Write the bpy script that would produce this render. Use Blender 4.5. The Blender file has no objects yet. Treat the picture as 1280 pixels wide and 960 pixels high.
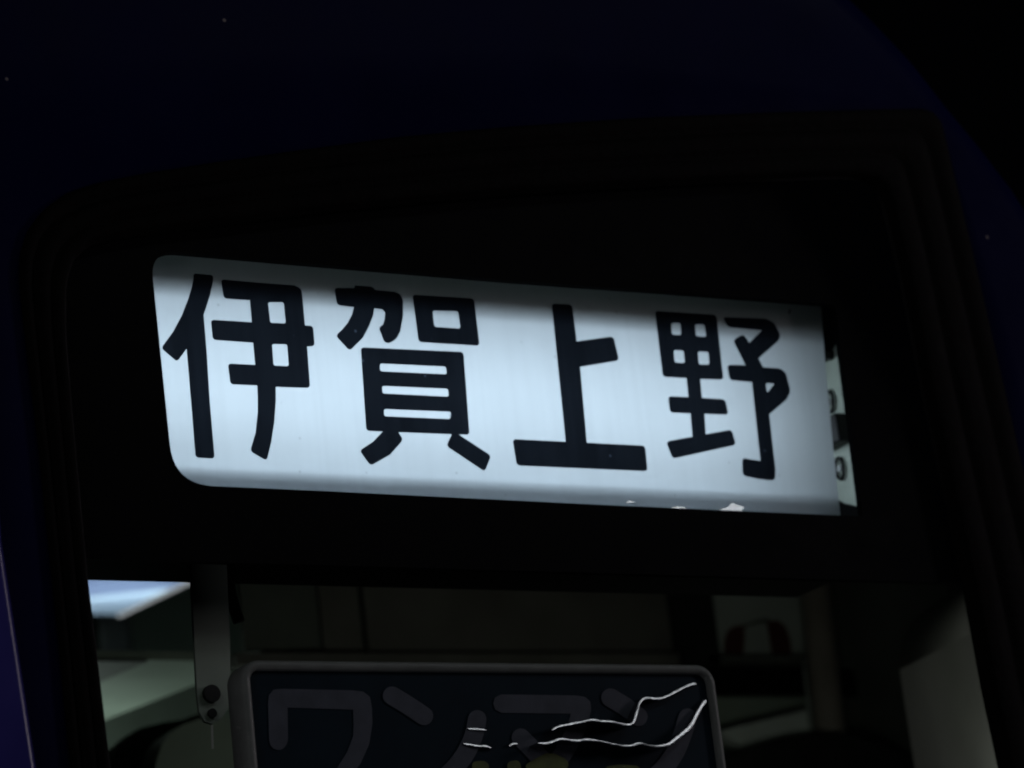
import bpy, bmesh, math, random
from mathutils import Vector, Matrix, Euler
from mathutils.geometry import tessellate_polygon

random.seed(7)
scene = bpy.context.scene
COL = scene.collection

# ------------------------------------------------------------------ camera
F_PX = 3800.0                                   # focal length for a 1280 px wide frame
CAM_POS = Vector((-1.55098, -2.47787, -0.89983))
CAM_ROT = Euler((1.8735228, 0.1120781, -0.51913774), 'XYZ')
cam_d = bpy.data.cameras.new('camera')
cam = bpy.data.objects.new('camera', cam_d)
COL.objects.link(cam)
cam.location = CAM_POS
cam.rotation_euler = CAM_ROT
cam_d.sensor_width = 36.0
cam_d.lens = F_PX / 1280 * 36.0
cam_d.clip_start = 0.05
cam_d.clip_end = 100
cam_d.dof.use_dof = True
cam_d.dof.focus_distance = 2.92
cam_d.dof.aperture_fstop = 4.5
scene.camera = cam

# ------------------------------------------------------------------ night: almost no sky light
world = bpy.data.worlds.new('World')
scene.world = world
world.use_nodes = True
bg = world.node_tree.nodes['Background']
bg.inputs[0].default_value = (0.35, 0.42, 0.60, 1)
bg.inputs[1].default_value = 0.0007

def area(name, loc, target, sx, sy, power, color, spread=math.pi):
    l = bpy.data.lights.new(name, 'AREA')
    l.shape = 'RECTANGLE'
    l.size, l.size_y = sx, sy
    l.energy = power
    l.color = color
    l.spread = spread
    o = bpy.data.objects.new(name, l)
    COL.objects.link(o)
    o.location = loc
    d = Vector(target) - Vector(loc)
    o.rotation_euler = d.to_track_quat('-Z', 'Y').to_euler()
    return o

# platform lamps: the canopy tube, one farther along the platform, a low glow from the left
CANOPY = (1.8, -2.6, 2.3)
area('canopy_tube', CANOPY, (0.1, 0.0, -0.3), 2.4, 0.08, 10.0, (0.90, 0.90, 1.0))
FILL_L = (-3.2, -2.6, 1.5)
area('left_fill', FILL_L, (0.6, 0.2, -0.3), 1.2, 0.10, 6.0, (0.95, 0.97, 1.0))  # unseen lamp added to light the lining inside the cab
area('platform_lamp', (4.1, -1.9, 0.75), (-0.5, 0.0, -0.3), 0.5, 1.2, 22.0, (1.0, 0.86, 0.97))
area('low_platform_glow', (-2.0, -0.75, -1.25), (-0.62, 0.0, -0.42), 0.5, 0.5, 3.0, (0.95, 0.85, 1.0))

scene.view_settings.view_transform = 'Standard'
scene.view_settings.look = 'None'
scene.view_settings.exposure = 0.0
scene.view_settings.gamma = 1.0
scene.cycles.filter_width = 2.0
scene.cycles.max_bounces = 10
scene.cycles.transparent_max_bounces = 12
scene.cycles.sample_clamp_indirect = 3.0

# ------------------------------------------------------------------ helpers
CAM_M = CAM_ROT.to_matrix()

def ray(x, y):
    return CAM_M @ Vector(((x - 640) / F_PX, (480 - y) / F_PX, -1.0))

def at(x, y, Y):
    """the point at depth Y (metres behind the front face) under a place in the photograph"""
    d = ray(x, y)
    return CAM_POS + d * ((Y - CAM_POS.y) / d.y)

def xz(x, y, Y):
    p = at(x, y, Y)
    return (p.x, p.z)

def obj(name, bm, mat, parent=None, smooth=False):
    me = bpy.data.meshes.new(name)
    bmesh.ops.recalc_face_normals(bm, faces=bm.faces)
    bm.to_mesh(me)
    bm.free()
    if mat:
        me.materials.append(mat)
    if smooth:
        for p in me.polygons:
            p.use_smooth = True
    o = bpy.data.objects.new(name, me)
    COL.objects.link(o)
    if parent:
        o.parent = parent
        o.matrix_parent_inverse = parent.matrix_basis.inverted()
    return o

def thing(name, label, cat, loc=(0, 0, 0), group=None):
    o = bpy.data.objects.new(name, None)
    o.empty_display_size = 0.05
    COL.objects.link(o)
    o.location = loc
    o['label'] = label
    o['category'] = cat
    if group:
        o['group'] = group
    return o

def add_box(bm, x0, x1, y0, y1, z0, z1, bev=0.0, seg=2):
    r = bmesh.ops.create_cube(bm, size=1.0)
    vs = r['verts']
    for v in vs:
        v.co = Vector((x0 + (v.co.x + .5) * (x1 - x0), y0 + (v.co.y + .5) * (y1 - y0), z0 + (v.co.z + .5) * (z1 - z0)))
    if bev:
        es = list({e for v in vs for e in v.link_edges})
        bmesh.ops.bevel(bm, geom=es, offset=bev, segments=seg, affect='EDGES', profile=0.5)

def box(name, mat, parent, x0, x1, y0, y1, z0, z1, bev=0.0, seg=2):
    bm = bmesh.new()
    add_box(bm, x0, x1, y0, y1, z0, z1, bev, seg)
    return obj(name, bm, mat, parent, smooth=False)

def add_prism(bm, loops, y0, y1):
    """flat plate in the XZ plane: first loop outline, others holes; between depths y0 and y1"""
    vecs = [[Vector((x, z, 0)) for x, z in lp] for lp in loops]
    tris = tessellate_polygon(vecs)
    flat = [p for lp in loops for p in lp]
    a = [bm.verts.new((x, y0, z)) for x, z in flat]
    for t in tris:
        try: bm.faces.new([a[i] for i in t])
        except ValueError: pass
    if y1 is None:
        return
    b = [bm.verts.new((x, y1, z)) for x, z in flat]
    for t in tris:
        try: bm.faces.new([b[i] for i in reversed(t)])
        except ValueError: pass
    k = 0
    for lp in loops:
        n = len(lp)
        for i in range(n):
            j = (i + 1) % n
            bm.faces.new((a[k + i], a[k + j], b[k + j], b[k + i]))
        k += n

def fillet(pts, r, concave=False, seg=4):
    """round the corners of a closed outline"""
    n = len(pts)
    A = sum(pts[i][0] * pts[(i + 1) % n][1] - pts[(i + 1) % n][0] * pts[i][1] for i in range(n))
    out = []
    for i in range(n):
        p0, p1, p2 = Vector(pts[i - 1]), Vector(pts[i]), Vector(pts[(i + 1) % n])
        u, v = p0 - p1, p2 - p1
        lu, lv = u.length, v.length
        cr = (p1 - p0).x * (p2 - p1).y - (p1 - p0).y * (p2 - p1).x
        ang = u.angle(v) if lu > 1e-9 and lv > 1e-9 else math.pi
        if ang > math.radians(150) or (cr * A < 0 and not concave):
            out.append(tuple(p1)); continue
        d = min(r, lu * .45, lv * .45)
        a, b = p1 + u / lu * d, p1 + v / lv * d
        for k in range(seg + 1):
            t = k / seg
            out.append(tuple((1 - t) ** 2 * a + 2 * t * (1 - t) * (p1 * .85 + (a + b) * .075) + t * t * b))
    return out

def tube_bm(bm, pts, rad, n=10, caps=True):
    rings = []
    m = len(pts)
    prev = None
    for i, p in enumerate(pts):
        p = Vector(p)
        t = (Vector(pts[min(i + 1, m - 1)]) - Vector(pts[max(i - 1, 0)])).normalized()
        if prev is None:
            up = Vector((0, 0, 1)) if abs(t.z) < .9 else Vector((0, 1, 0))
            s = t.cross(up).normalized()
        else:
            s = (prev - t * prev.dot(t)).normalized()
        prev = s
        q = t.cross(s)
        r = rad[i] if isinstance(rad, (list, tuple)) else rad
        rings.append([bm.verts.new(p + (s * math.cos(2 * math.pi * k / n) + q * math.sin(2 * math.pi * k / n)) * r) for k in range(n)])
    for a, b in zip(rings, rings[1:]):
        for k in range(n):
            bm.faces.new((a[k], a[(k + 1) % n], b[(k + 1) % n], b[k]))
    if caps:
        bm.faces.new(rings[0][::-1]); bm.faces.new(rings[-1])

def smooth_line(pts, sub=6):
    """Catmull-Rom through the points"""
    P = [Vector(p) for p in pts]
    out = []
    for i in range(len(P) - 1):
        p0 = P[max(i - 1, 0)]; p1 = P[i]; p2 = P[i + 1]; p3 = P[min(i + 2, len(P) - 1)]
        for k in range(sub):
            t = k / sub
            out.append(.5 * ((2 * p1) + (p2 - p0) * t + (2 * p0 - 5 * p1 + 4 * p2 - p3) * t * t + (3 * p1 - p0 - 3 * p2 + p3) * t ** 3))
    out.append(P[-1])
    return out

# ------------------------------------------------------------------ materials
def mat(name, color, rough=0.5, metal=0.0, spec=0.5, coat=0.0, noise=0.0, nscale=30.0, bump=0.0, bscale=80.0, stretch=(1, 1, 1), dust=0.0, dust_scale=60.0):
    m = bpy.data.materials.new(name)
    m.use_nodes = True
    nt = m.node_tree
    b = nt.nodes['Principled BSDF']
    b.inputs['Base Color'].default_value = (*color, 1)
    b.inputs['Roughness'].default_value = rough
    b.inputs['Metallic'].default_value = metal
    b.inputs['Specular IOR Level'].default_value = spec
    b.inputs['Coat Weight'].default_value = coat
    b.inputs['Coat Roughness'].default_value = 0.08
    tc = nt.nodes.new('ShaderNodeTexCoord')
    mp = nt.nodes.new('ShaderNodeMapping')
    mp.inputs['Scale'].default_value = stretch
    nt.links.new(tc.outputs['Object'], mp.inputs['Vector'])
    last = None
    if noise:
        n = nt.nodes.new('ShaderNodeTexNoise')
        n.inputs['Scale'].default_value = nscale
        n.inputs['Detail'].default_value = 6
        nt.links.new(mp.outputs['Vector'], n.inputs['Vector'])
        r = nt.nodes.new('ShaderNodeValToRGB')
        lo = [c * (1 - noise) for c in color]; hi = [min(1, c * (1 + noise)) for c in color]
        r.color_ramp.elements[0].position = .3
        r.color_ramp.elements[1].position = .7
        r.color_ramp.elements[0].color = (*lo, 1)
        r.color_ramp.elements[1].color = (*hi, 1)
        nt.links.new(n.outputs['Fac'], r.inputs['Fac'])
        last = r.outputs['Color']
        rr = nt.nodes.new('ShaderNodeMapRange')
        rr.inputs['To Min'].default_value = max(0.02, rough - .12)
        rr.inputs['To Max'].default_value = min(1, rough + .15)
        nt.links.new(n.outputs['Fac'], rr.inputs['Value'])
        nt.links.new(rr.outputs['Result'], b.inputs['Roughness'])
    if dust:
        v = nt.nodes.new('ShaderNodeTexVoronoi')
        v.inputs['Scale'].default_value = dust_scale
        nt.links.new(tc.outputs['Object'], v.inputs['Vector'])
        cr = nt.nodes.new('ShaderNodeValToRGB')
        cr.color_ramp.elements[0].position = .035
        cr.color_ramp.elements[0].color = (dust, dust, dust, 1)
        cr.color_ramp.elements[1].position = .075
        cr.color_ramp.elements[1].color = (0, 0, 0, 1)
        nt.links.new(v.outputs['Distance'], cr.inputs['Fac'])
        # only some of the cells carry a speck
        n2 = nt.nodes.new('ShaderNodeMath'); n2.operation = 'GREATER_THAN'
        n2.inputs[1].default_value = 0.78
        sp = nt.nodes.new('ShaderNodeSeparateColor')
        nt.links.new(v.outputs['Color'], sp.inputs['Color'])
        nt.links.new(sp.outputs['Red'], n2.inputs[0])
        mu = nt.nodes.new('ShaderNodeMath'); mu.operation = 'MULTIPLY'
        nt.links.new(cr.outputs['Color'], mu.inputs[0]); nt.links.new(n2.outputs[0], mu.inputs[1])
        mx = nt.nodes.new('ShaderNodeMix'); mx.data_type = 'RGBA'
        nt.links.new(mu.outputs[0], mx.inputs['Factor'])
        if last: nt.links.new(last, mx.inputs['A'])
        else: mx.inputs['A'].default_value = (*color, 1)
        mx.inputs['B'].default_value = (.5, .45, .4, 1)
        last = mx.outputs['Result']
    if last:
        nt.links.new(last, b.inputs['Base Color'])
    if bump:
        n = nt.nodes.new('ShaderNodeTexNoise')
        n.inputs['Scale'].default_value = bscale
        n.inputs['Detail'].default_value = 4
        nt.links.new(mp.outputs['Vector'], n.inputs['Vector'])
        bp = nt.nodes.new('ShaderNodeBump')
        bp.inputs['Strength'].default_value = bump
        bp.inputs['Distance'].default_value = .002
        nt.links.new(n.outputs['Fac'], bp.inputs['Height'])
        nt.links.new(bp.outputs['Normal'], b.inputs['Normal'])
    return m

M = {}
M['paint'] = mat('blue_paint', (.0022, .0030, .024), .34, spec=.015, noise=.12, nscale=9, bump=.05, bscale=25, dust=.35, dust_scale=30)
M['pillar'] = mat('blue_paint_lit', (.030, .027, .155), .20, spec=.25, noise=.12, nscale=9)  # body paint again, lighter and glossier so the pillar looks more lit
M['rubber'] = mat('black_rubber', (.0020, .0018, .0013), .7, spec=.035, noise=.6, nscale=25, bump=.5, bscale=90)
M['mask'] = mat('black_panel', (.0016, .0016, .0018), .7, spec=.06, noise=.3, nscale=30)
M['edge'] = mat('dull_brown_edge', (.10, .085, .08), .6, noise=.3, nscale=60)
M['box_white'] = mat('white_enamel', (.80, .81, .80), .5, spec=.2)
M['box_cream'] = mat('cream_green_enamel', (.56, .62, .52), .45, noise=.12, nscale=35)
M['black'] = mat('black_plastic', (.012, .012, .012), .5, spec=.3)
M['box_black'] = mat('matt_black_enamel', (.0035, .0035, .0035), .8, spec=.05)
M['wire'] = mat('bright_wire', (.7, .72, .68), .22, metal=1.0)
M['steel'] = mat('dull_steel', (.32, .33, .32), .45, metal=.7, noise=.2, nscale=50)
M['plate'] = mat('navy_enamel', (.0035, .014, .024), .5, spec=.12, noise=.15, nscale=20)
M['letter'] = mat('grey_vinyl', (.075, .083, .105), .5, spec=.2, noise=.15, nscale=60)
M['frame'] = mat('grey_frame', (.17, .18, .168), .45, spec=.35, noise=.12, nscale=40)
M['ribbon'] = mat('reflection_film', (.012, .014, .02), .10, spec=1.0, coat=1.0, bump=.05, bscale=400)
M['tape'] = mat('clear_tape', (.32, .33, .33), .13, spec=.9, coat=.6, bump=.03, bscale=260)
M['lime'] = mat('yellow_green_reflection', (.10, .12, .03), .7, noise=.35, nscale=60)
M['wall_g'] = mat('green_grey_enamel', (.36, .42, .35), .5, noise=.14, nscale=8, bump=.05)
M['wall_d'] = mat('olive_laminate', (.125, .135, .115), .6, noise=.2, nscale=12)
M['wall_b'] = mat('brown_laminate', (.155, .145, .128), .6, noise=.2, nscale=10)
M['side'] = mat('grey_lining', (.54, .53, .49), .65, noise=.12, nscale=7, bump=.04)
M['paper'] = mat('white_paper', (.50, .54, .50), .8, noise=.08, nscale=14)
M['red'] = mat('red_print', (.09, .024, .018), .8, noise=.2, nscale=25)
M['post'] = mat('brown_grey_paint', (.33, .29, .25), .3, spec=.6, noise=.12, nscale=20)
M['seat'] = mat('dark_vinyl', (.02, .022, .02), .6, noise=.3, nscale=20)
M['coat'] = mat('dark_green_cloth', (.11, .125, .10), .9, noise=.3, nscale=18, bump=.4, bscale=30)
M['lid'] = mat('pale_lid', (.80, .86, .80), .6, noise=.08, nscale=20)
M['cord'] = mat('white_cord', (.92, .92, .88), .7)
M['dark'] = mat('dark_glass', (.004, .005, .004), .25, spec=.3)

# ink: nearly opaque, a trace of the tube light passes through it
def translucent(name, color, tcol, mixf, streak=0.0, pin=.72):
    m = bpy.data.materials.new(name)
    m.use_nodes = True
    nt = m.node_tree
    nt.nodes.clear()
    out = nt.nodes.new('ShaderNodeOutputMaterial')
    d = nt.nodes.new('ShaderNodeBsdfDiffuse')
    t = nt.nodes.new('ShaderNodeBsdfTranslucent')
    d.inputs[0].default_value = (*color, 1)
    mx = nt.nodes.new('ShaderNodeMixShader')
    mx.inputs[0].default_value = mixf
    nt.links.new(d.outputs[0], mx.inputs[1]); nt.links.new(t.outputs[0], mx.inputs[2])
    nt.links.new(mx.outputs[0], out.inputs[0])
    tc = nt.nodes.new('ShaderNodeTexCoord')
    mp = nt.nodes.new('ShaderNodeMapping')
    mp.inputs['Scale'].default_value = (1, 1, .03)          # fine weave streaks down the roll
    nt.links.new(tc.outputs['Object'], mp.inputs[0])
    n = nt.nodes.new('ShaderNodeTexNoise'); n.inputs['Scale'].default_value = 160; n.inputs['Detail'].default_value = 3
    nt.links.new(mp.outputs[0], n.inputs['Vector'])
    n3 = nt.nodes.new('ShaderNodeTexNoise'); n3.inputs['Scale'].default_value = 14; n3.inputs['Detail'].default_value = 5
    nt.links.new(tc.outputs['Object'], n3.inputs['Vector'])
    ad = nt.nodes.new('ShaderNodeMath'); ad.operation = 'ADD'
    nt.links.new(n.outputs['Fac'], ad.inputs[0]); nt.links.new(n3.outputs['Fac'], ad.inputs[1])
    mr = nt.nodes.new('ShaderNodeMapRange')
    mr.inputs['From Min'].default_value = .6; mr.inputs['From Max'].default_value = 1.4
    mr.inputs['To Min'].default_value = 1 - streak; mr.inputs['To Max'].default_value = 1 + streak
    nt.links.new(ad.outputs[0], mr.inputs['Value'])
    # scattered specks of dirt
    v = nt.nodes.new('ShaderNodeTexVoronoi'); v.inputs['Scale'].default_value = 34
    nt.links.new(tc.outputs['Object'], v.inputs['Vector'])
    lt = nt.nodes.new('ShaderNodeMapRange')
    lt.inputs['From Min'].default_value = .03; lt.inputs['From Max'].default_value = .07
    lt.inputs['To Min'].default_value = pin; lt.inputs['To Max'].default_value = 1.0
    nt.links.new(v.outputs['Distance'], lt.inputs['Value'])
    mu = nt.nodes.new('ShaderNodeMath'); mu.operation = 'MULTIPLY'
    nt.links.new(mr.outputs[0], mu.inputs[0]); nt.links.new(lt.outputs[0], mu.inputs[1])
    vm = nt.nodes.new('ShaderNodeVectorMath'); vm.operation = 'SCALE'
    vm.inputs[0].default_value = tcol
    nt.links.new(mu.outputs[0], vm.inputs['Scale'])
    nt.links.new(vm.outputs['Vector'], t.inputs[0])
    return m
M['baffle_up'] = translucent('smoked_baffle', (.05, .05, .05), (.27, .29, .262), .9, .05)
M['baffle_low'] = translucent('grey_baffle', (.3, .3, .3), (.68, .70, .72), .8, .05)
M['opal'] = translucent('opal_cover', (.6, .62, .66), (.72, .80, .95), .7, .02)
M['film'] = translucent('white_roll_film', (.62, .64, .64), (.66, .70, .72), .6, .05)
M['ink'] = translucent('black_ink', (.012, .015, .022), (.022, .026, .034), .5, .25, 7.0)

def glass_mat():
    m = bpy.data.materials.new('window_glass')
    m.use_nodes = True
    nt = m.node_tree; nt.nodes.clear()
    out = nt.nodes.new('ShaderNodeOutputMaterial')
    tr = nt.nodes.new('ShaderNodeBsdfTransparent'); tr.inputs[0].default_value = (.93, .96, .94, 1)
    gl = nt.nodes.new('ShaderNodeBsdfGlossy'); gl.inputs['Roughness'].default_value = .02
    fr = nt.nodes.new('ShaderNodeFresnel'); fr.inputs['IOR'].default_value = 1.5
    mx = nt.nodes.new('ShaderNodeMixShader')
    nt.links.new(fr.outputs[0], mx.inputs[0]); nt.links.new(tr.outputs[0], mx.inputs[1]); nt.links.new(gl.outputs[0], mx.inputs[2])
    # haze added to the pane spreads a faint glow round the sign
    rf = nt.nodes.new('ShaderNodeBsdfRefraction'); rf.inputs['IOR'].default_value = 1.0; rf.inputs['Roughness'].default_value = .12
    m2 = nt.nodes.new('ShaderNodeMixShader'); m2.inputs[0].default_value = .045
    nt.links.new(mx.outputs[0], m2.inputs[1]); nt.links.new(rf.outputs[0], m2.inputs[2])
    nt.links.new(m2.outputs[0], out.inputs[0])
    return m
M['glass'] = glass_mat()

def emit_mat(name, col, s):
    m = bpy.data.materials.new(name)
    m.use_nodes = True
    nt = m.node_tree; nt.nodes.clear()
    out = nt.nodes.new('ShaderNodeOutputMaterial')
    e = nt.nodes.new('ShaderNodeEmission')
    e.inputs[0].default_value = (*col, 1); e.inputs[1].default_value = s
    nt.links.new(e.outputs[0], out.inputs[0])
    return m

# ------------------------------------------------------------------ train car front
train = thing('train_car', 'dark blue train front with black rubber sealed window', 'train', (0, 0, -0.9))

def loop_by_angle(pts, c, N):
    """resample a star-shaped outline at N even angles about c"""
    out = []
    n = len(pts)
    for k in range(N):
        a = 2 * math.pi * k / N
        dx, dz = math.cos(a), math.sin(a)
        best = None
        for i in range(n):
            x0, z0 = pts[i][0] - c[0], pts[i][1] - c[1]
            x1, z1 = pts[(i + 1) % n][0] - c[0], pts[(i + 1) % n][1] - c[1]
            ex, ez = x1 - x0, z1 - z0
            det = dx * (-ez) + ex * dz
            if abs(det) < 1e-12: continue
            t = (x0 * (-ez) + ex * z0) / det
            s = (dx * z0 - dz * x0) / det
            if t > 0 and -1e-9 <= s <= 1 + 1e-9 and (best is None or t > best): best = t
        out.append((c[0] + dx * best, c[1] + dz * best))
    return out

CEN = (0.03, -0.25)
NA = 360
win_out_px = [(92, 985), (75, 800), (50, 560), (33, 420), (25, 345), (27, 318), (36, 290), (55, 264), (85, 243), (125, 230), (185, 218), (275, 204), (380, 189), (500, 173), (640, 160), (800, 149), (960, 142), (1100, 138), (1150, 137), (1168, 141), (1176, 155), (1190, 215), (1220, 340), (1250, 470), (1280, 600), (1320, 770), (1365, 960)]
win_in_px = [(142, 985), (126, 850), (110, 718), (92, 520), (84, 420), (84, 360), (92, 325), (115, 305), (170, 292), (275, 279), (420, 262), (640, 241), (900, 226), (1060, 220), (1095, 225), (1106, 245), (1130, 345), (1160, 500), (1212, 735), (1235, 860), (1262, 985)]
win_out = [xz(x, y, 0) for x, y in win_out_px] + [(.64, -.62), (.62, -.80), (-.46, -.80), (-.49, -.62)]
win_in = [xz(x, y, 0) for x, y in win_in_px] + [(.55, -.62), (.53, -.73), (-.41, -.73), (-.44, -.62)]
win_out = loop_by_angle(fillet(win_out, .03), CEN, NA)
win_in = loop_by_angle(fillet(win_in, .03), CEN, NA)

sil_px = [(1040, -15), (1090, 32), (1140, 85), (1180, 137), (1222, 188), (1262, 240), (1300, 300), (1345, 390), (1390, 520)]
body_out = [xz(x, y, 0) for x, y in sil_px] + [(.76, -.20), (.78, -.60), (.78, -1.25), (-1.5, -1.25), (-1.5, .62), (-.6, .66), (.1, .66)]
body_out = loop_by_angle(fillet(body_out, .05), CEN, NA)

def lerp2(a, b, t): return (a[0] + (b[0] - a[0]) * t, a[1] + (b[1] - a[1]) * t)
def grow(p, d):
    v = Vector((p[0] - CEN[0], p[1] - CEN[1])); v = v + v.normalized() * d
    return (CEN[0] + v.x, CEN[1] + v.y)

bm = bmesh.new()
rows = []
rows.append([(p[0], .03, p[1]) for p in [grow(q, -.004) for q in win_out]])
rows.append([(p[0], .002, p[1]) for p in [grow(q, -.004) for q in win_out]])
rows.append([(p[0], 0, p[1]) for p in win_out])
for t in (.25, .5, .75):
    rows.append([(*[lerp2(a, b, t)[0]], 0, lerp2(a, b, t)[1]) for a, b in zip(win_out, [grow(q, -.02) for q in body_out])])
for k in range(8):
    a = k / 7 * math.pi / 2
    rows.append([(grow(q, -.02 + .06 * math.sin(a))[0], .06 * (1 - math.cos(a)), grow(q, -.02 + .06 * math.sin(a))[1]) for q in body_out])
def back(q, Y):
    # the flank behind the rounded corner slants outward until the full car width
    p = grow(q, .045)
    f = min(1, max(0, (q[0] + .2) / .6))
    return (p[0] + .74 * f * min(Y - .06, .62), Y, p[1])
for Y in (.2, .45, .68, 1.5, 3.2):
    rows.append([back(q, Y) for q in body_out])
vr = [[bm.verts.new(p) for p in r] for r in rows]
for a, b in zip(vr, vr[1:]):
    for k in range(NA):
        bm.faces.new((a[k], a[(k + 1) % NA], b[(k + 1) % NA], b[k]))
obj('body_shell', bm, M['paint'], train, smooth=True)

# raised door pillar at the left with a rounded edge
bm = bmesh.new()
prof = [(-.95, .004), (-.95, -.020)]
for k in range(9):
    a = math.pi / 2 * (1 - k / 8)
    prof.append((-.585 + .009 * math.cos(a), -.011 - .009 * math.sin(a)))
prof.append((-.576, .004))
zs = [-1.2, -.6, -.3, 0, .3, .60]
zs = [-1.2, -.6, -.45, -.38, -.3, -.24, -.18, -.1, .1, .60]
vr = [[bm.verts.new((x + .09 * max(-.18 - z, 0), y, z)) for x, y in prof] for z in zs]
for a, b in zip(vr, vr[1:]):
    for k in range(len(prof) - 1):
        bm.faces.new((a[k], a[k + 1], b[k + 1], b[k]))
obj('door_pillar', bm, M['pillar'], train, smooth=True)

# rubber gasket: ribbed profile lofted round the window
gprof = [(0, .001), (.02, -.006), (.06, -.010), (.14, -.0105), (.22, -.008), (.27, -.003), (.30, -.003), (.34, -.009), (.42, -.0115), (.52, -.0115), (.60, -.009), (.64, -.004), (.67, -.004), (.71, -.008), (.80, -.0095), (.90, -.008), (.97, -.002), (1.0, .012)]
bm = bmesh.new()
vr = [[bm.verts.new((lerp2(a, b, t)[0], y, lerp2(a, b, t)[1])) for a, b in zip([grow(q, .002) for q in win_out], win_in)] for t, y in [(t_, y_ if y_ > 0 else y_ * .5) for t_, y_ in gprof]]
for a, b in zip(vr, vr[1:]):
    for k in range(NA):
        bm.faces.new((a[k], a[(k + 1) % NA], b[(k + 1) % NA], b[k]))
obj('window_gasket', bm, M['rubber'], train, smooth=True)

# windscreen glass and the black panel behind it with the sign opening cut out
bm = bmesh.new()
add_prism(bm, [[grow(q, .004) for q in win_in][::3]], .006, None)
obj('windscreen', bm, M['glass'], train)

MY = .016
def quad_open(Y):
    pts = []
    base = [((187.5, 312.5), 36), ((420, 332.5), 0), ((640, 351), 0), ((820, 364), 0), ((1044, 381), 7), ((1061, 510), 0), ((1078.4, 645.5), 5), ((740, 630.4), 0), ((400, 613.6), 0), ((217.5, 605.5), 50), ((202.5, 460), 0)]
    n = len(base)
    for i, (p, r) in enumerate(base):
        if not r: pts.append(p); continue
        p1 = Vector(p); u = Vector(base[i - 1][0]) - p1; v = Vector(base[(i + 1) % n][0]) - p1
        a = p1 + u.normalized() * r; b = p1 + v.normalized() * r
        for k in range(11):
            t = k / 10
            pts.append(tuple((1 - t) ** 2 * a + 2 * t * (1 - t) * p1 + t * t * b))
    return [xz(x, y, Y) for x, y in pts]
hole = quad_open(MY)
zlow = xz(600, 712, MY)[1]
outer = []
for q in [grow(p, .012) for p in win_in]:
    outer.append((q[0], max(q[1], zlow)))
dedup = []
for q in outer:
    if q[1] <= zlow + 1e-9:
        continue
    dedup.append(q)
# loop starts at angle 0 (right): walk up and over to the left, then close along the lower edge
up = [q for q in dedup]
i0 = min(range(len(up)), key=lambda i: (up[i][1], -up[i][0]) if up[i][0] > 0 else (9, 0))
up = up[i0:] + up[:i0]
lowpts = [(up[-1][0], zlow), (up[0][0], zlow)]
mask_loop = up[::2] + lowpts
bm = bmesh.new()
add_prism(bm, [mask_loop, hole], MY, MY + .008)
obj('black_panel', bm, M['mask'], train)
# dull trim round the right edge of the opening
bm = bmesh.new()
trim = [at(x, y, MY + .0105) for x, y in ((1048, 398), (1054, 440), (1061, 500), (1068, 558), (1074, 605), (1079, 641))]
tube_bm(bm, trim, .0022, 8)
obj('opening_trim', bm, M['edge'], train, smooth=True)

# ------------------------------------------------------------------ destination sign box
FY = .040
sign = thing('destination_sign', 'backlit white destination roll sign reading 伊賀上野 in black', 'sign', (0, .12, -.14))
xl, xr = -.46, .440
zt, zb = .150, -.150
Y0, Y1 = MY + .0085, .20
bm = bmesh.new(); add_box(bm, xl, xr, Y1, Y1 + .004, zb, zt); obj('back_plate', bm, M['box_white'], sign)
bm = bmesh.new(); add_box(bm, xl, xr + .004, Y0, Y1 - .0005, zt + .0005, zt + .005); obj('top_plate', bm, M['box_black'], sign)
bm = bmesh.new(); add_box(bm, xl, xr + .004, Y0, Y1 - .0005, zb - .005, zb - .0005); obj('bottom_plate', bm, M['box_black'], sign)
bm = bmesh.new(); add_box(bm, xl - .004, xl - .0005, Y0, Y1, zb, zt); obj('end_plate', bm, M['box_white'], sign)
bm = bmesh.new(); add_box(bm, xr, xr + .004, Y0, Y1, zb, zt); ep = obj('end_plate', bm, M['box_cream'], sign)
ep['label'] = 'cream inner end plate seen past the edge of the film'

# film, right edge past which the end plate shows
fr_t, fr_b = xz(1026, 380, FY), xz(1051, 650, FY)
film_loop = [(-.452, .147)]
film_loop += [(fr_t[0] - .002, .147), fr_t, xz(1033, 470, FY), xz(1041.5, 560, FY), fr_b, (fr_b[0], -.147), (-.452, -.147)]
bm = bmesh.new()
add_prism(bm, [film_loop], FY, None)
film = obj('roll_film', bm, M['film'], sign)

# the printed characters
CH = {}
CH[0] = [[[(241.8, 341.5), (266.6, 344), (266.4, 351), (262.9, 368), (257.8, 384), (254.6, 393.6), (258.4, 440), (262.2, 502), (268.4, 573.3), (244.4, 572), (238.8, 502), (233.2, 436), (221.4, 452.3), (201.4, 435.2), (216.3, 414.8), (227.2, 394.4), (235.2, 374), (239.6, 359.4), (241.6, 349)], []],
         [[(276.0, 349.0), (320, 353), (368, 356.6), (377.0, 361), (378.6, 378), (381.3, 406.8), (391.3, 407.3), (393.4, 432.8), (383.9, 433.1), (387.6, 485), (344.7, 483.6), (344.7, 502), (342.8, 528.1), (339.1, 552.5), (333.4, 576), (312.6, 564), (319.4, 541.3), (322.2, 515), (322.2, 496.3), (321.4, 481.8), (288, 480.4), (284.8, 454.4), (318.9, 456), (316.3, 428.4), (266, 424.8), (263.5, 399.6), (314.7, 402.7), (312.3, 375.3), (279.7, 373)],
          [[(335, 377.7), (354.6, 377.7), (357.2, 404.4), (337.8, 403.4)], [(340, 430), (358.9, 430.4), (361, 457.8), (342, 456.9)]]]]
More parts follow.
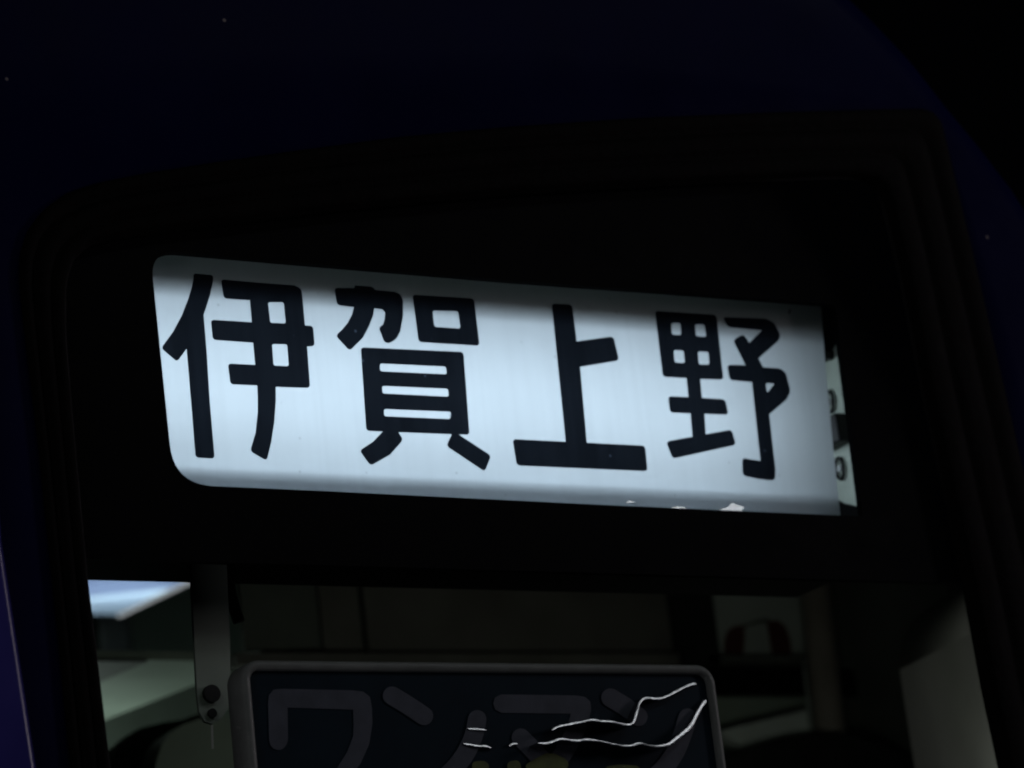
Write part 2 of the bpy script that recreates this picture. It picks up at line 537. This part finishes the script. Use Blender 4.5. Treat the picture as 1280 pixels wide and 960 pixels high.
CH[1] = [[[(417.6, 359.9), (443.0, 360.0), (443.4, 356.6), (465.2, 358.2), (469.4, 362.5), (493.3, 364.6), (500.5, 367.6), (503.9, 376), (503.8, 394.8), (500.6, 413.5), (495.4, 424.0), (486, 429.4), (480.2, 427.4), (473.4, 409.6), (478.8, 405.7), (480.8, 399), (481.4, 390.6), (477.7, 386.5), (467.8, 385.4), (466.3, 394.8), (461, 408.3), (453.8, 421.9), (437.1, 438.7), (419.4, 419.6), (427.7, 412), (435, 403.1), (440.2, 392.7), (442.3, 383.9), (421.5, 381.4)], []],
         [[(515.4, 368.2), (592.5, 373.1), (599.6, 432.2), (523.3, 427.5)],
          [[(540.6, 388.1), (572.5, 388.9), (575.6, 410.8), (543, 408.5)]]],
         [[(450.9, 434.1), (579.3, 440), (586.9, 543.6), (573.1, 542.9), (613.9, 569.6), (606, 589.6), (557.9, 557.5), (564.7, 542.8), (498.1, 540.2), (504.1, 549.6), (487.8, 568.1), (463.2, 582.2), (449.4, 563.2), (466.3, 552.2), (478.4, 539.4), (457.8, 538.5)],
          [[(475, 454.3), (557.4, 458.2), (558.6, 467.9), (475, 464.1)], [(477.5, 482.3), (560, 486), (560.9, 495.9), (478.1, 491.8)], [(479.7, 511.2), (563.6, 514.7), (563, 523.9), (480.4, 520.3)]]]]
CH[2] = [[[(689.5, 379.4), (715, 380.6), (721, 426.8), (766.8, 420.4), (773.8, 450.5), (725.1, 458.6), (733.5, 553.4), (806.4, 557.2), (809.4, 589), (646, 581.8), (640.6, 548.8), (707.1, 552.2)], []]]
CH[3] = [[[(818.6, 388.5), (895.5, 393.5), (904.4, 474.6), (875.2, 473.7), (877.5, 497.3), (906.6, 499.2), (910.6, 518.5), (880.6, 517.3), (882.1, 542.8), (914.6, 537), (920, 556), (840.8, 573.4), (832.5, 552), (865.6, 545.8), (863.1, 516.9), (837.6, 515.6), (835, 495.2), (860.6, 496.4), (858.1, 472.6), (828.6, 471)],
          [[(838.8, 403.8), (850.6, 403.5), (851.5, 418.8), (840, 418.5)], [(868.5, 405.3), (880.6, 405.6), (882.8, 421), (870, 420.3)], [(842.1, 437.5), (854.4, 438.1), (856.3, 453.8), (843.4, 453.1)], [(872.1, 439.4), (885.6, 439.8), (886.8, 455.8), (873.6, 455.6)]]],
         [[(903.4, 396.3), (957, 398.3), (967.5, 403), (975.8, 419.5), (972.5, 426.3), (948.1, 448.1), (953.8, 459), (976.3, 460.6), (982.5, 467), (988.4, 489.5), (983.1, 499.4), (961.6, 517.8), (969.4, 587.5), (968.8, 600.3), (960, 600.1), (947.5, 598.5), (928.5, 594.4), (927.6, 572.4), (950.6, 576.3), (941.3, 490), (940, 477.5), (912.2, 475.2), (908.8, 455.8), (931.9, 456.5), (916.2, 425), (929.5, 417.4), (936.5, 428.5), (952.5, 412.8), (909.5, 408.8)],
          [[(956.9, 478.8), (968.5, 479.4), (958.8, 491.3)]]]]
for k in range(4):
    bm = bmesh.new()
    for outl, holes in CH[k]:
        lo = [[xz(x, y, FY - .0006) for x, y in fillet(outl, 4.2)]]
        for h in holes:
            lo.append([xz(x, y, FY - .0006) for x, y in fillet(h, 2.6)])
        add_prism(bm, lo, FY - .0006, None)
    c = obj('character', bm, M['ink'], film)
    c['label'] = 'black printed character ' + '伊賀上野'[k]

# torn bits of clear tape along the lower and upper edge of the film
def flake(px):
    c = at(sum(p[0] for p in px) / len(px), sum(p[1] for p in px) / len(px), FY - .005)
    n = ((CAM_POS - c).normalized() + (Vector(CANOPY) - c).normalized()).normalized()
    bm = bmesh.new()
    vs = []
    for x, y in px:
        d = ray(x, y)
        vs.append(bm.verts.new(CAM_POS + d * ((c - CAM_POS).dot(n) / d.dot(n))))
    f = bm.faces.new(vs)
    r = bmesh.ops.extrude_face_region(bm, geom=[f])
    for v in r['geom']:
        if isinstance(v, bmesh.types.BMVert): v.co += Vector((0, .0012, 0))
    return obj('tape_scrap', bm, M['tape'], film)
flake([(898, 637.5), (910, 634), (915, 628.5), (921, 631), (930, 633.5), (927, 639)])
flake([(838, 634.8), (846, 632.8), (856, 634.2), (859, 636)])
flake([(782, 629), (785, 626.2), (790, 626.2), (795, 628.6), (789, 627.8)])
flake([(985, 391), (987, 386), (989.5, 387), (988, 392)])

# baffles that shade the top and bottom of the film, and the tube
bm = bmesh.new(); add_box(bm, xl + .002, xr - .001, .066, .068, .0800, zt - .001); obj('upper_baffle', bm, M['baffle_up'], sign)
bm = bmesh.new(); add_box(bm, xl + .002, xr - .001, .0615, .0655, .0798, .0890); obj('shade_bar', bm, M['black'], sign)  # bar added to darken the lower edge of the film's top band
bm = bmesh.new(); add_box(bm, xl + .002, xr - .001, .0682, .098, .0815, .0832); obj('shade_shelf', bm, M['box_black'], sign)  # unseen shelf added to keep light off the end plate's top
bm = bmesh.new(); add_box(bm, xl + .002, fr_b[0] - .004, .0544, .0564, zb + .001, -.081); obj('lower_baffle', bm, M['baffle_low'], sign)

sl = area('sign_tube_light', (-.072, .165, .0), (-.072, 0, .0), .796, .10, 1.56, (.70, .835, 1.0))
sl.data.use_shadow = True
bm = bmesh.new()
tube_bm(bm, [(-.47, .183, 0), (.28, .183, 0)], .010, 14)
obj('fluorescent_tube', bm, M['box_white'], sign, smooth=True)

# end plate: black blocks standing in for shade, then its fittings
bm = bmesh.new()
vs_ = [(.046, .149), (.100, .149), (.100, .072), (.074, .086), (.046, .100)]
va = [bm.verts.new((xr - .0005, y, z)) for y, z in vs_]; vb = [bm.verts.new((xr - .010, y, z)) for y, z in vs_]
bm.faces.new(va); bm.faces.new(vb[::-1])
for k in range(5): bm.faces.new((va[k], va[(k + 1) % 5], vb[(k + 1) % 5], vb[k]))
obj('shade_block', bm, M['box_black'], sign)
bm = bmesh.new()
vs_ = [(.046, -.149), (.110, -.149), (.110, -.062), (.082, -.080), (.046, -.096)]
va = [bm.verts.new((xr - .0005, y, z)) for y, z in vs_]; vb = [bm.verts.new((xr - .010, y, z)) for y, z in vs_]
bm.faces.new(va); bm.faces.new(vb[::-1])
for k in range(5): bm.faces.new((va[k], va[(k + 1) % 5], vb[(k + 1) % 5], vb[k]))
obj('shade_block', bm, M['box_black'], sign)
p0 = at(1048, 520, .07); p1 = at(1052, 560, .07)
box('motor_block', M['black'], sign, xr - .018, xr - .0005, .052, .092, p1.z + .002, p0.z - .002, .003)
for (x, y) in ((1041, 500), (1047, 583)):
    c = at(x, y, .072)
    bm = bmesh.new()
    pts = [Vector((xr - .003, .079 + .007 * math.cos(a), c.z + .012 * math.sin(a))) for a in [i / 24 * 2 * math.pi for i in range(25)]]
    tube_bm(bm, pts, .0017, 8, caps=False)
    obj('ring_bolt', bm, M['black'], sign, smooth=True)
    bm = bmesh.new()
    tube_bm(bm, [(xr - .0006, .079, c.z), (xr - .004, .079, c.z)], .004, 10)
    obj('bolt_head', bm, M['steel'], sign, smooth=False)

# ------------------------------------------------------------------ driver-only plate behind the lower glass
PY = .022
pTL = at(312, 838, PY); pTR = at(883, 842, PY)
px0, px1, pz1 = pTL.x, pTR.x, (pTL.z + pTR.z) / 2
pz0 = pz1 - .235
plate = thing('window_plate', 'navy plate with grey letters ワンマン in a grey frame below roll sign', 'sign', ((px0 + px1) / 2, PY, pz0))
def rrect(x0, x1, z0, z1, r, seg=8):
    out = []
    for cx, cz, a0 in ((x1 - r, z1 - r, 0), (x0 + r, z1 - r, 90), (x0 + r, z0 + r, 180), (x1 - r, z0 + r, 270)):
        for k in range(seg + 1):
            a = math.radians(a0 + 90 * k / seg)
            out.append((cx + r * math.cos(a), cz + r * math.sin(a)))
    return out
bm = bmesh.new()
loops = []
fprof = [(.0, .006), (.0, .001), (.0012, -.001), (.005, -.0016), (.0078, -.001), (.0095, .0015), (.0100, .006), (.0100, .030), (.002, .034)]
for d, dy in fprof:
    loops.append([bm.verts.new((x, PY + dy, z)) for x, z in rrect(px0 - d, px1 + d, pz0 - d, pz1 + d, .010 + d)])
for a, b in zip(loops, loops[1:]):
    n = len(a)
    for k in range(n):
        bm.faces.new((a[k], a[(k + 1) % n], b[(k + 1) % n], b[k]))
obj('frame', bm, M['frame'], plate, smooth=True)
bm = bmesh.new()
add_prism(bm, [rrect(px0 - .001, px1 + .001, pz0 - .001, pz1 + .001, .011)], PY + .004, PY + .030)
panel = obj('panel', bm, M['plate'], plate)

LY = PY + .0032
def stroke_bm(bm, pts, hw, Y):
    P = smooth_line([(x, y, 0) for x, y in pts], 8)
    L, R = [], []
    for i, p in enumerate(P):
        t = (P[min(i + 1, len(P) - 1)] - P[max(i - 1, 0)]).normalized()
        nrm = Vector((-t.y, t.x, 0))
        L.append(p + nrm * hw); R.append(p - nrm * hw)
    t0 = (P[1] - P[0]).normalized(); t1 = (P[-1] - P[-2]).normalized()
    cap0 = [P[0] + (-t0 * math.sin(a) + Vector((t0.y, -t0.x, 0)) * math.cos(a)) * hw for a in [math.pi * k / 8 for k in range(1, 8)]]
    cap1 = [P[-1] + (t1 * math.sin(a) + Vector((-t1.y, t1.x, 0)) * math.cos(a)) * hw for a in [math.pi * k / 8 for k in range(1, 8)]]
    vL = [bm.verts.new(at(p.x, p.y, Y)) for p in L]; vR = [bm.verts.new(at(p.x, p.y, Y)) for p in R]
    for i in range(len(P) - 1):
        bm.faces.new((vL[i], vL[i + 1], vR[i + 1], vR[i]))
    c0 = [bm.verts.new(at(p.x, p.y, Y)) for p in cap0]; c1 = [bm.verts.new(at(p.x, p.y, Y)) for p in cap1]
    bm.faces.new([vR[0]] + c0 + [vL[0]])
    bm.faces.new([vL[-1]] + c1 + [vR[-1]])
letters = [
    ('ワ', [(336.5, 925), (335, 880), (336, 869), (342, 862), (353, 861), (440, 862.8), (454, 864.5), (462.5, 871), (465, 885), (465.5, 905), (461.5, 930), (451, 954), (433, 977), (408, 996), (398, 986), (420, 962), (434, 940), (441.5, 920), (442, 905), (441.3, 887), (359.5, 884.5), (360, 925), (358, 931.5), (353.5, 936), (348, 937.5), (342, 936), (338, 931.5)], []),
    ('ン', None, [[(490, 869.5), (509, 881), (530, 895)], [(596.5, 899), (592, 920), (580, 945), (560, 968), (530, 988), (500, 998)]]),
    ('マ', [(616.5, 879.5), (618.5, 872), (626, 868), (720, 869.3), (731, 871), (738, 877), (739, 888), (733, 910), (721, 937), (700, 968), (682, 988), (664, 976), (682, 955), (699, 927), (710, 905), (713.5, 892), (627, 891), (619, 887)], [[(651, 922), (664, 935), (676, 948)]]),
    ('ン', None, [[(763, 872), (781, 883), (798, 896)], [(859.5, 897), (854, 915), (843, 942), (824, 966), (795, 986), (765, 998)]]),
]
for ch, outl, strokes in letters:
    bm = bmesh.new()
    if outl:
        add_prism(bm, [[xz(x, y, LY) for x, y in outl]], LY, None)
    for i, st in enumerate(strokes):
        stroke_bm(bm, st, 11.6, LY - .0003 * (i + 1))
    o = obj('character', bm, M['letter'], panel)
    o['label'] = 'grey katakana character ' + ch

# ribbons shaped along the tube's reflections on the plate, tilted to mirror it
ribbons = [
    [(583, 910.4), (597, 911.4), (609, 912.6)],
    [(578.5, 929.3), (588, 931), (598, 932.6), (605, 932.4), (615.5, 935.4)],
    [(636, 932.5), (640, 930), (648, 929.8)],
    [(672, 929), (680, 929.3), (689, 927.4), (700, 923.8), (712, 925.3), (722, 926), (733, 924.6), (750, 926.6), (770, 931), (786, 932.6), (800, 929.4), (815, 932.8), (826, 932.7), (837, 929.6), (846, 922.5), (857, 913.5), (865, 904), (872, 890), (878, 880), (883, 874.5)],
    [(690, 912.5), (696, 908.5), (710, 905.6), (724, 902.8), (739, 900), (752, 901.8), (764, 902.2), (778, 905.4), (788, 905.4), (793, 899), (797, 885), (801, 876), (807, 872.6), (822, 873.4), (835, 869.5), (848, 862.5), (862, 856), (871, 854.5)],
]
pc = at(720, 910, LY)
fn = ((CAM_POS - pc).normalized() + (Vector(CANOPY) - pc).normalized()).normalized()   # slope at which the ribbons mirror the tube
for f in ribbons:
    P2 = smooth_line([(x, y, 0) for x, y in f], 5)
    zmax = max(at(p.x, p.y, LY).z for p in P2)
    pts = []
    for p in P2:
        Y = LY - .0012
        for _ in range(4):
            q0 = at(p.x, p.y, Y)
            Y = LY - .0012 - (zmax - q0.z) * fn.z / -fn.y
        pts.append(at(p.x, p.y, Y))
    n = len(pts)
    bm = bmesh.new()
    rws = []
    for i, p in enumerate(pts):
        t = (pts[min(i + 1, n - 1)] - pts[max(i - 1, 0)]).normalized()
        sd = fn.cross(t).normalized()
        if sd.z < 0: sd = -sd
        w = .0016 * min(1, .4 + min(i, n - 1 - i) / 5) * (1 + .5 * max(0, min(1, (P2[i].x - 815) / 25)) * (1 if len(f) > 19 else 0)) * (.85 + .3 * random.random())
        row = []
        for a, dip in ((1.0, None), (1.0, .022), (.6, .0), (0, 0), (-.6, .0), (-1.0, .022), (-1.0, None)):
            c = p + sd * (a * w)
            row.append(bm.verts.new((c.x, LY + .0005, c.z) if dip is None else c - fn * (dip * w)))
        rws.append(row)
    for a, b in zip(rws, rws[1:]):
        for k in range(6):
            fc = bm.faces.new((a[k], a[k + 1], b[k + 1], b[k]))
            fc.smooth = 1 <= k <= 4
    bm.faces.new(rws[0]); bm.faces.new(rws[-1][::-1])
    obj('reflection_ribbon', bm, M['ribbon'], panel)
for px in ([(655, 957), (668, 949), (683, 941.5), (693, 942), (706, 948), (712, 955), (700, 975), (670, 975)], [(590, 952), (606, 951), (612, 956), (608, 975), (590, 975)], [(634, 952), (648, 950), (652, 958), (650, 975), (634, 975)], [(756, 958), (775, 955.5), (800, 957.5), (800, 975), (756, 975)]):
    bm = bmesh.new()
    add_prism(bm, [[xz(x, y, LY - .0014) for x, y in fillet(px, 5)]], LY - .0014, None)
    obj('painted_reflection', bm, M['lime'], panel)  # flat shapes painted in the colour of a reflection on the plate

# ------------------------------------------------------------------ hanging bracket, cord, cable
BY = .10
br = thing('hanging_bracket', 'grey metal strap bracket with rounded end left of navy plate', 'bracket', at(262, 905, BY))
zt_b = at(262, 690, BY).z
strap_px = [(238, 690), (283, 690), (285, 740), (287.5, 800), (288, 860), (285.5, 885), (277, 899), (266, 905.5), (256, 902), (249, 890), (246.5, 868), (243, 800)]
bm = bmesh.new()
add_prism(bm, [[xz(x, y, BY) for x, y in strap_px]], BY, BY + .004)
bmesh.ops.recalc_face_normals(bm, faces=bm.faces)
obj('strap', bm, M['wall_g'], br)
def disc(name, px, r, Y, t, m, parent, seg=20):
    bm = bmesh.new()
    c = at(px[0], px[1], Y)
    tube_bm(bm, [(c.x, Y, c.z), (c.x, Y - t, c.z)], r, seg)
    return obj(name, bm, m, parent)
disc('bolt', (263, 868), .0085, BY - .0005, .005, M['black'], br)
disc('screw', (264.5, 892), .0045, BY - .0005, .003, M['black'], br)
disc('rivet', (258.5, 862), .0014, BY - .0005, .002, M['paper'], br, 8)
bm = bmesh.new()
c0 = at(265, 906, BY - .004)
cn = ((CAM_POS - c0).normalized() + (Vector(FILL_L) - c0).normalized()).normalized()
rowc = []
for k in range(7):
    y = 906 + 30 * k / 6
    Y = BY - .004
    for _ in range(4):
        q0 = at(265 + k / 6, y, Y); Y = BY - .004 - (c0.z - q0.z) * cn.z / -cn.y
    p = at(265 + k / 6, y, Y)
    su = Vector((1, -cn.x / cn.y, 0)).normalized()
    rowc.append([bm.verts.new(p + su * dx + Vector((0, dy, 0))) for dx, dy in ((-.0010, 0), (.0010, 0), (.0010, .0006), (-.0010, .0006))])
for a, b in zip(rowc, rowc[1:]):
    for k in range(4): bm.faces.new((a[k], a[(k + 1) % 4], b[(k + 1) % 4], b[k]))
bm.faces.new(rowc[0]); bm.faces.new(rowc[-1][::-1])
obj('cord', bm, M['cord'], br)
bm = bmesh.new()
tube_bm(bm, smooth_line([at(283, 700, .16), at(287, 735, .16), at(293, 760, .16), at(299, 778, .16)], 6), .006, 10)
cable = obj('hanging_cable', bm, M['black'], None, smooth=True)
cable['label'] = 'dark cable hanging just right of the strap bracket'; cable['category'] = 'cable'

# ------------------------------------------------------------------ inside the cab
WY = 1.0
def struct(name, bm, m):
    o = obj(name, bm, m); o['kind'] = 'structure'; return o
def wall_rect(name, m, x0, x1, y0, y1, Y, t=.01, parent=None):
    a, b = at(x0, y0, Y), at(x1, y1, Y)
    a2, b2 = at(x1, y0, Y), at(x0, y1, Y)
    bm = bmesh.new()
    add_prism(bm, [[(min(a.x, b2.x), a.z), (max(a2.x, b.x), a2.z), (max(a2.x, b.x), b.z), (min(a.x, b2.x), b2.z)]], Y - t, Y)
    return obj(name, bm, m, parent)
zA = .60; zB = -1.2
bm = bmesh.new(); add_box(bm, .17, 1.12, WY, WY + .03, zB, zA); part = struct('cab_partition', bm, M['wall_d'])
wall_rect('panel', M['wall_b'], 456, 832, 690, 816, WY, .012, part)
wall_rect('panel', M['wall_b'], 403, 438, 690, 814, WY, .006, part)
wall_rect('panel', M['wall_d'], 303, 350, 725, 816, WY, .008, part)
wall_rect('post', M['seat'], 838, 868, 690, 836, WY, .03, part)
wall_rect('ledge', M['wall_b'], 285, 834, 823, 838, WY, .03, part)
wall_rect('ledge', M['wall_d'], 872, 1003, 825, 834, WY, .03, part)
wall_rect('window', M['dark'], 886, 1004, 836, 870, WY, .006, part)
wall_rect('window', M['dark'], 1052, 1128, 838, 872, WY, .006, part)
wall_rect('panel', M['wall_g'], 896, 1012, 873, 1010, WY, .004, part)
wall_rect('panel', M['wall_d'], 1045, 1140, 874, 1010, WY, .004, part)
# bright slanting cabinet lid in front of the panel
lid = thing('cabinet_lid', 'pale green slanted lid below the dark partition window', 'cabinet', at(950, 930, .93))
bm = bmesh.new()
add_prism(bm, [[xz(x, y, .93) for x, y in ((899, 915), (922, 908), (1008, 888), (1012, 918), (965, 926), (934, 937))]], .93, .95)
obj('lid', bm, M['lid'], lid)
# poster
poster = thing('notice_poster', 'white notice with a red arch on the cab partition', 'poster', at(940, 822, WY - .006))
wall_rect('sheet', M['paper'], 876, 1000, 722, 823, WY - .012, .002, poster)
red = [(904, 821), (905, 802), (909, 789), (917, 783), (931, 781), (931, 800), (929, 821)]
red2 = [(958, 777), (972, 775), (982, 783), (988, 800), (990, 821), (965, 821), (962, 800)]
arch = [(931, 780.5), (945, 775.5), (960, 772), (962, 777.5), (945, 780), (931, 784)]
for lp, pm in ((red, 'red'), (red2, 'red'), (arch, 'wall_d')):
    bm = bmesh.new()
    add_prism(bm, [[xz(x, y, WY - .0152) for x, y in lp]], WY - .0152, None)
    obj('print', bm, M[pm], poster)
# grab pole in the corner
bm = bmesh.new()
pa, pb = at(1020, 690, .93), at(1036, 990, .93)
tube_bm(bm, [(pa.x, .93, pa.z + .2), (pb.x, .93, pb.z - .3)], .022, 20)
pole = obj('grab_pole', bm, M['post'], None, smooth=True)
pole['label'] = 'vertical grey brown pole right of the red notice'; pole['category'] = 'pole'
bm = bmesh.new()
tube_bm(bm, [at(1004, 822, .92), at(1012.5, 895, .92), at(1016, 940, .92)], .0022, 8)
tr = obj('edge_glint', bm, M['paper'], pole, smooth=True)  # pale tube stands for light caught along the pole's edge
# side wall and corner lining
bm = bmesh.new()
add_box(bm, 1.12, 1.15, .76, 1.05, zB, .2)
struct('cab_side_wall', bm, M['wall_d'])
bm = bmesh.new()
A_ = Vector((.60, .035)); B_ = Vector((.835, .53)); C_ = Vector((1.135, 1.03))
nn = Vector((.88, -.47))
rl = [(0, zB), (0, -.215)] + [(.085 * (1 - math.cos(a)), -.215 + .085 * math.sin(a)) for a in [math.pi / 2 * k / 8 for k in range(1, 9)]] + [(.09, zB)]
va = [bm.verts.new((A_.x + nn.x * d, A_.y + nn.y * d, z)) for d, z in rl]
vb = [bm.verts.new((B_.x + nn.x * d, B_.y + nn.y * d, z + .06 * (1 if z > -1 else 0))) for d, z in rl]
for k in range(len(rl)):
    k2 = (k + 1) % len(rl)
    fc = bm.faces.new((va[k], va[k2], vb[k2], vb[k])); fc.smooth = 1 <= k <= 8
bm.faces.new(va); bm.faces.new(vb[::-1])
struct('corner_lining', bm, M['side'])
# ceiling above the cab
bm = bmesh.new(); add_box(bm, -1.3, .95, .62, 3.1, .50, .53); struct('cab_ceiling', bm, M['wall_d'])

# ceiling lamp seen through the gap at the left
LZ = .30
def atz(x, y, z):
    d = ray(x, y); return CAM_POS + d * ((z - CAM_POS.z) / d.z)
lamp = thing('ceiling_lamp', 'bluish white lit ceiling lamp at the left of the cab window', 'lamp', atz(180, 740, LZ))
q = [atz(90, 721, LZ), atz(237, 724.5, LZ), atz(146, 768, LZ), atz(70, 767, LZ)]
bm = bmesh.new()
bm.faces.new([bm.verts.new(p) for p in q])
obj('diffuser', bm, M['opal'], lamp)
bm = bmesh.new()
b0 = [bm.verts.new(p) for p in q]; t0 = [bm.verts.new(p + Vector((0, 0, .09))) for p in q]
bm.faces.new(t0[::-1])
for k in range(4): bm.faces.new((b0[k], b0[(k + 1) % 4], t0[(k + 1) % 4], t0[k]))
obj('housing', bm, M['box_white'], lamp)
lc = (q[0] + q[1] + q[2]) / 3
area('ceiling_lamp_tube', lc + Vector((.0, -.01, .07)), lc + Vector((0, -.01, 0)), .30, .17, .16, (.52, .66, 1.0))
bm = bmesh.new()
tube_bm(bm, [q[1] + Vector((.004, 0, -.002)), q[2] + Vector((.004, 0, -.002))], .0032, 8)
obj('rim', bm, emit_mat('glowing_rim', (.90, .95, 1.0), .42), lamp, smooth=True)  # rim glows on its own, standing for lamp light on the edge
bm = bmesh.new()
pa, pb = at(122, 768, 2.15), at(170, 818, 2.15)
add_box(bm, pa.x, pb.x, 2.15, 2.3, pb.z - .05, pa.z + .05, .01)
spk = obj('equipment_box', bm, M['seat']); spk['label'] = 'dark box below the lit ceiling lamp'; spk['category'] = 'box'

area('ceiling_lamp_light', atz(150, 742, LZ) + Vector((0, 0, -.012)), (.70, 2.5, .10), .18, .12, .12, (.72, .92, .85))
# duct with lit underside below the lamp
SZ = -.03
q = [atz(60, 824, SZ), atz(262, 826, SZ), atz(262, 849, SZ), atz(128, 901, SZ), atz(60, 928, SZ)]
duct = thing('ceiling_duct', 'pale green duct with lit underside left of the strap bracket', 'duct', q[1])
bm = bmesh.new()
b0 = [bm.verts.new(p) for p in q]; t0 = [bm.verts.new(p + Vector((0, 0, .012))) for p in q]
bm.faces.new(b0); bm.faces.new(t0[::-1])
for k in range(5): bm.faces.new((b0[k], b0[(k + 1) % 5], t0[(k + 1) % 5], t0[k]))
obj('duct_body', bm, M['wall_g'], duct)
bm = bmesh.new()
q = [atz(50, 826, SZ - .004), atz(184, 827.5, SZ - .004), atz(50, 885, SZ - .004)]
b0 = [bm.verts.new(p) for p in q]; t0 = [bm.verts.new(p + Vector((0, 0, .0035))) for p in q]
bm.faces.new(b0); bm.faces.new(t0[::-1])
for k in range(3): bm.faces.new((b0[k], b0[(k + 1) % 3], t0[(k + 1) % 3], t0[k]))
obj('cover_plate', bm, M['wall_d'], duct)

# wall beyond and rounded seat backs
bm = bmesh.new(); add_box(bm, -.35, .62, 1.60, 1.62, zB, .104); struct('cab_rear_panel', bm, M['wall_g'])
bm = bmesh.new(); add_box(bm, -.3, 1.0, 2.42, 2.45, zB, .49); struct('cab_rear_wall', bm, M['wall_g'])
def seat(px, Y, m, name, label, th=.05):
    s = thing(name, label, 'seat', at(px[len(px) // 2][0], 960, Y))
    lp = [xz(x, y, Y) for x, y in px]
    lp += [(lp[-1][0], -.75), (lp[0][0], -.75)]
    bm = bmesh.new()
    add_prism(bm, [lp], Y, Y + th)
    es = [e for e in bm.edges if all(abs(v.co.y - Y) < 1e-5 for v in e.verts) and len(e.link_faces) == 2 and any(abs(f.normal.y) < .5 for f in e.link_faces)]
    o = obj('backrest', bm, m, s)
    return s
seat([(880, 968), (905, 950), (935, 937), (970, 927), (1005, 920), (1035, 918), (1070, 921), (1105, 931), (1135, 945), (1160, 962)], .86, M['seat'], 'driver_seat', 'dark rounded seat back below the grab pole')
seat([(192, 975), (196, 950), (203, 930), (214, 915), (230, 905), (248, 899), (270, 897), (300, 900), (340, 910)], .85, M['wall_g'], 'assistant_seat', 'pale rounded seat back below the strap bracket')
seat([(120, 985), (150, 930), (175, 910), (205, 903), (230, 899), (255, 889), (262, 892), (262, 905), (262, 960)], .95, M['coat'], 'hanging_coat', 'dark draped form behind the pale seat back')

# unseen fill lights added in the cab: below the windscreen and under the duct
area('cab_fill', (.34, .10, -.43), (.48, 1.0, -.12), .4, .06, .28, (.93, 1.0, .90))
area('duct_fill', (.02, 1.42, -.27), (.10, 1.30, .0), .10, .06, .38, (.84, 1.0, .95))
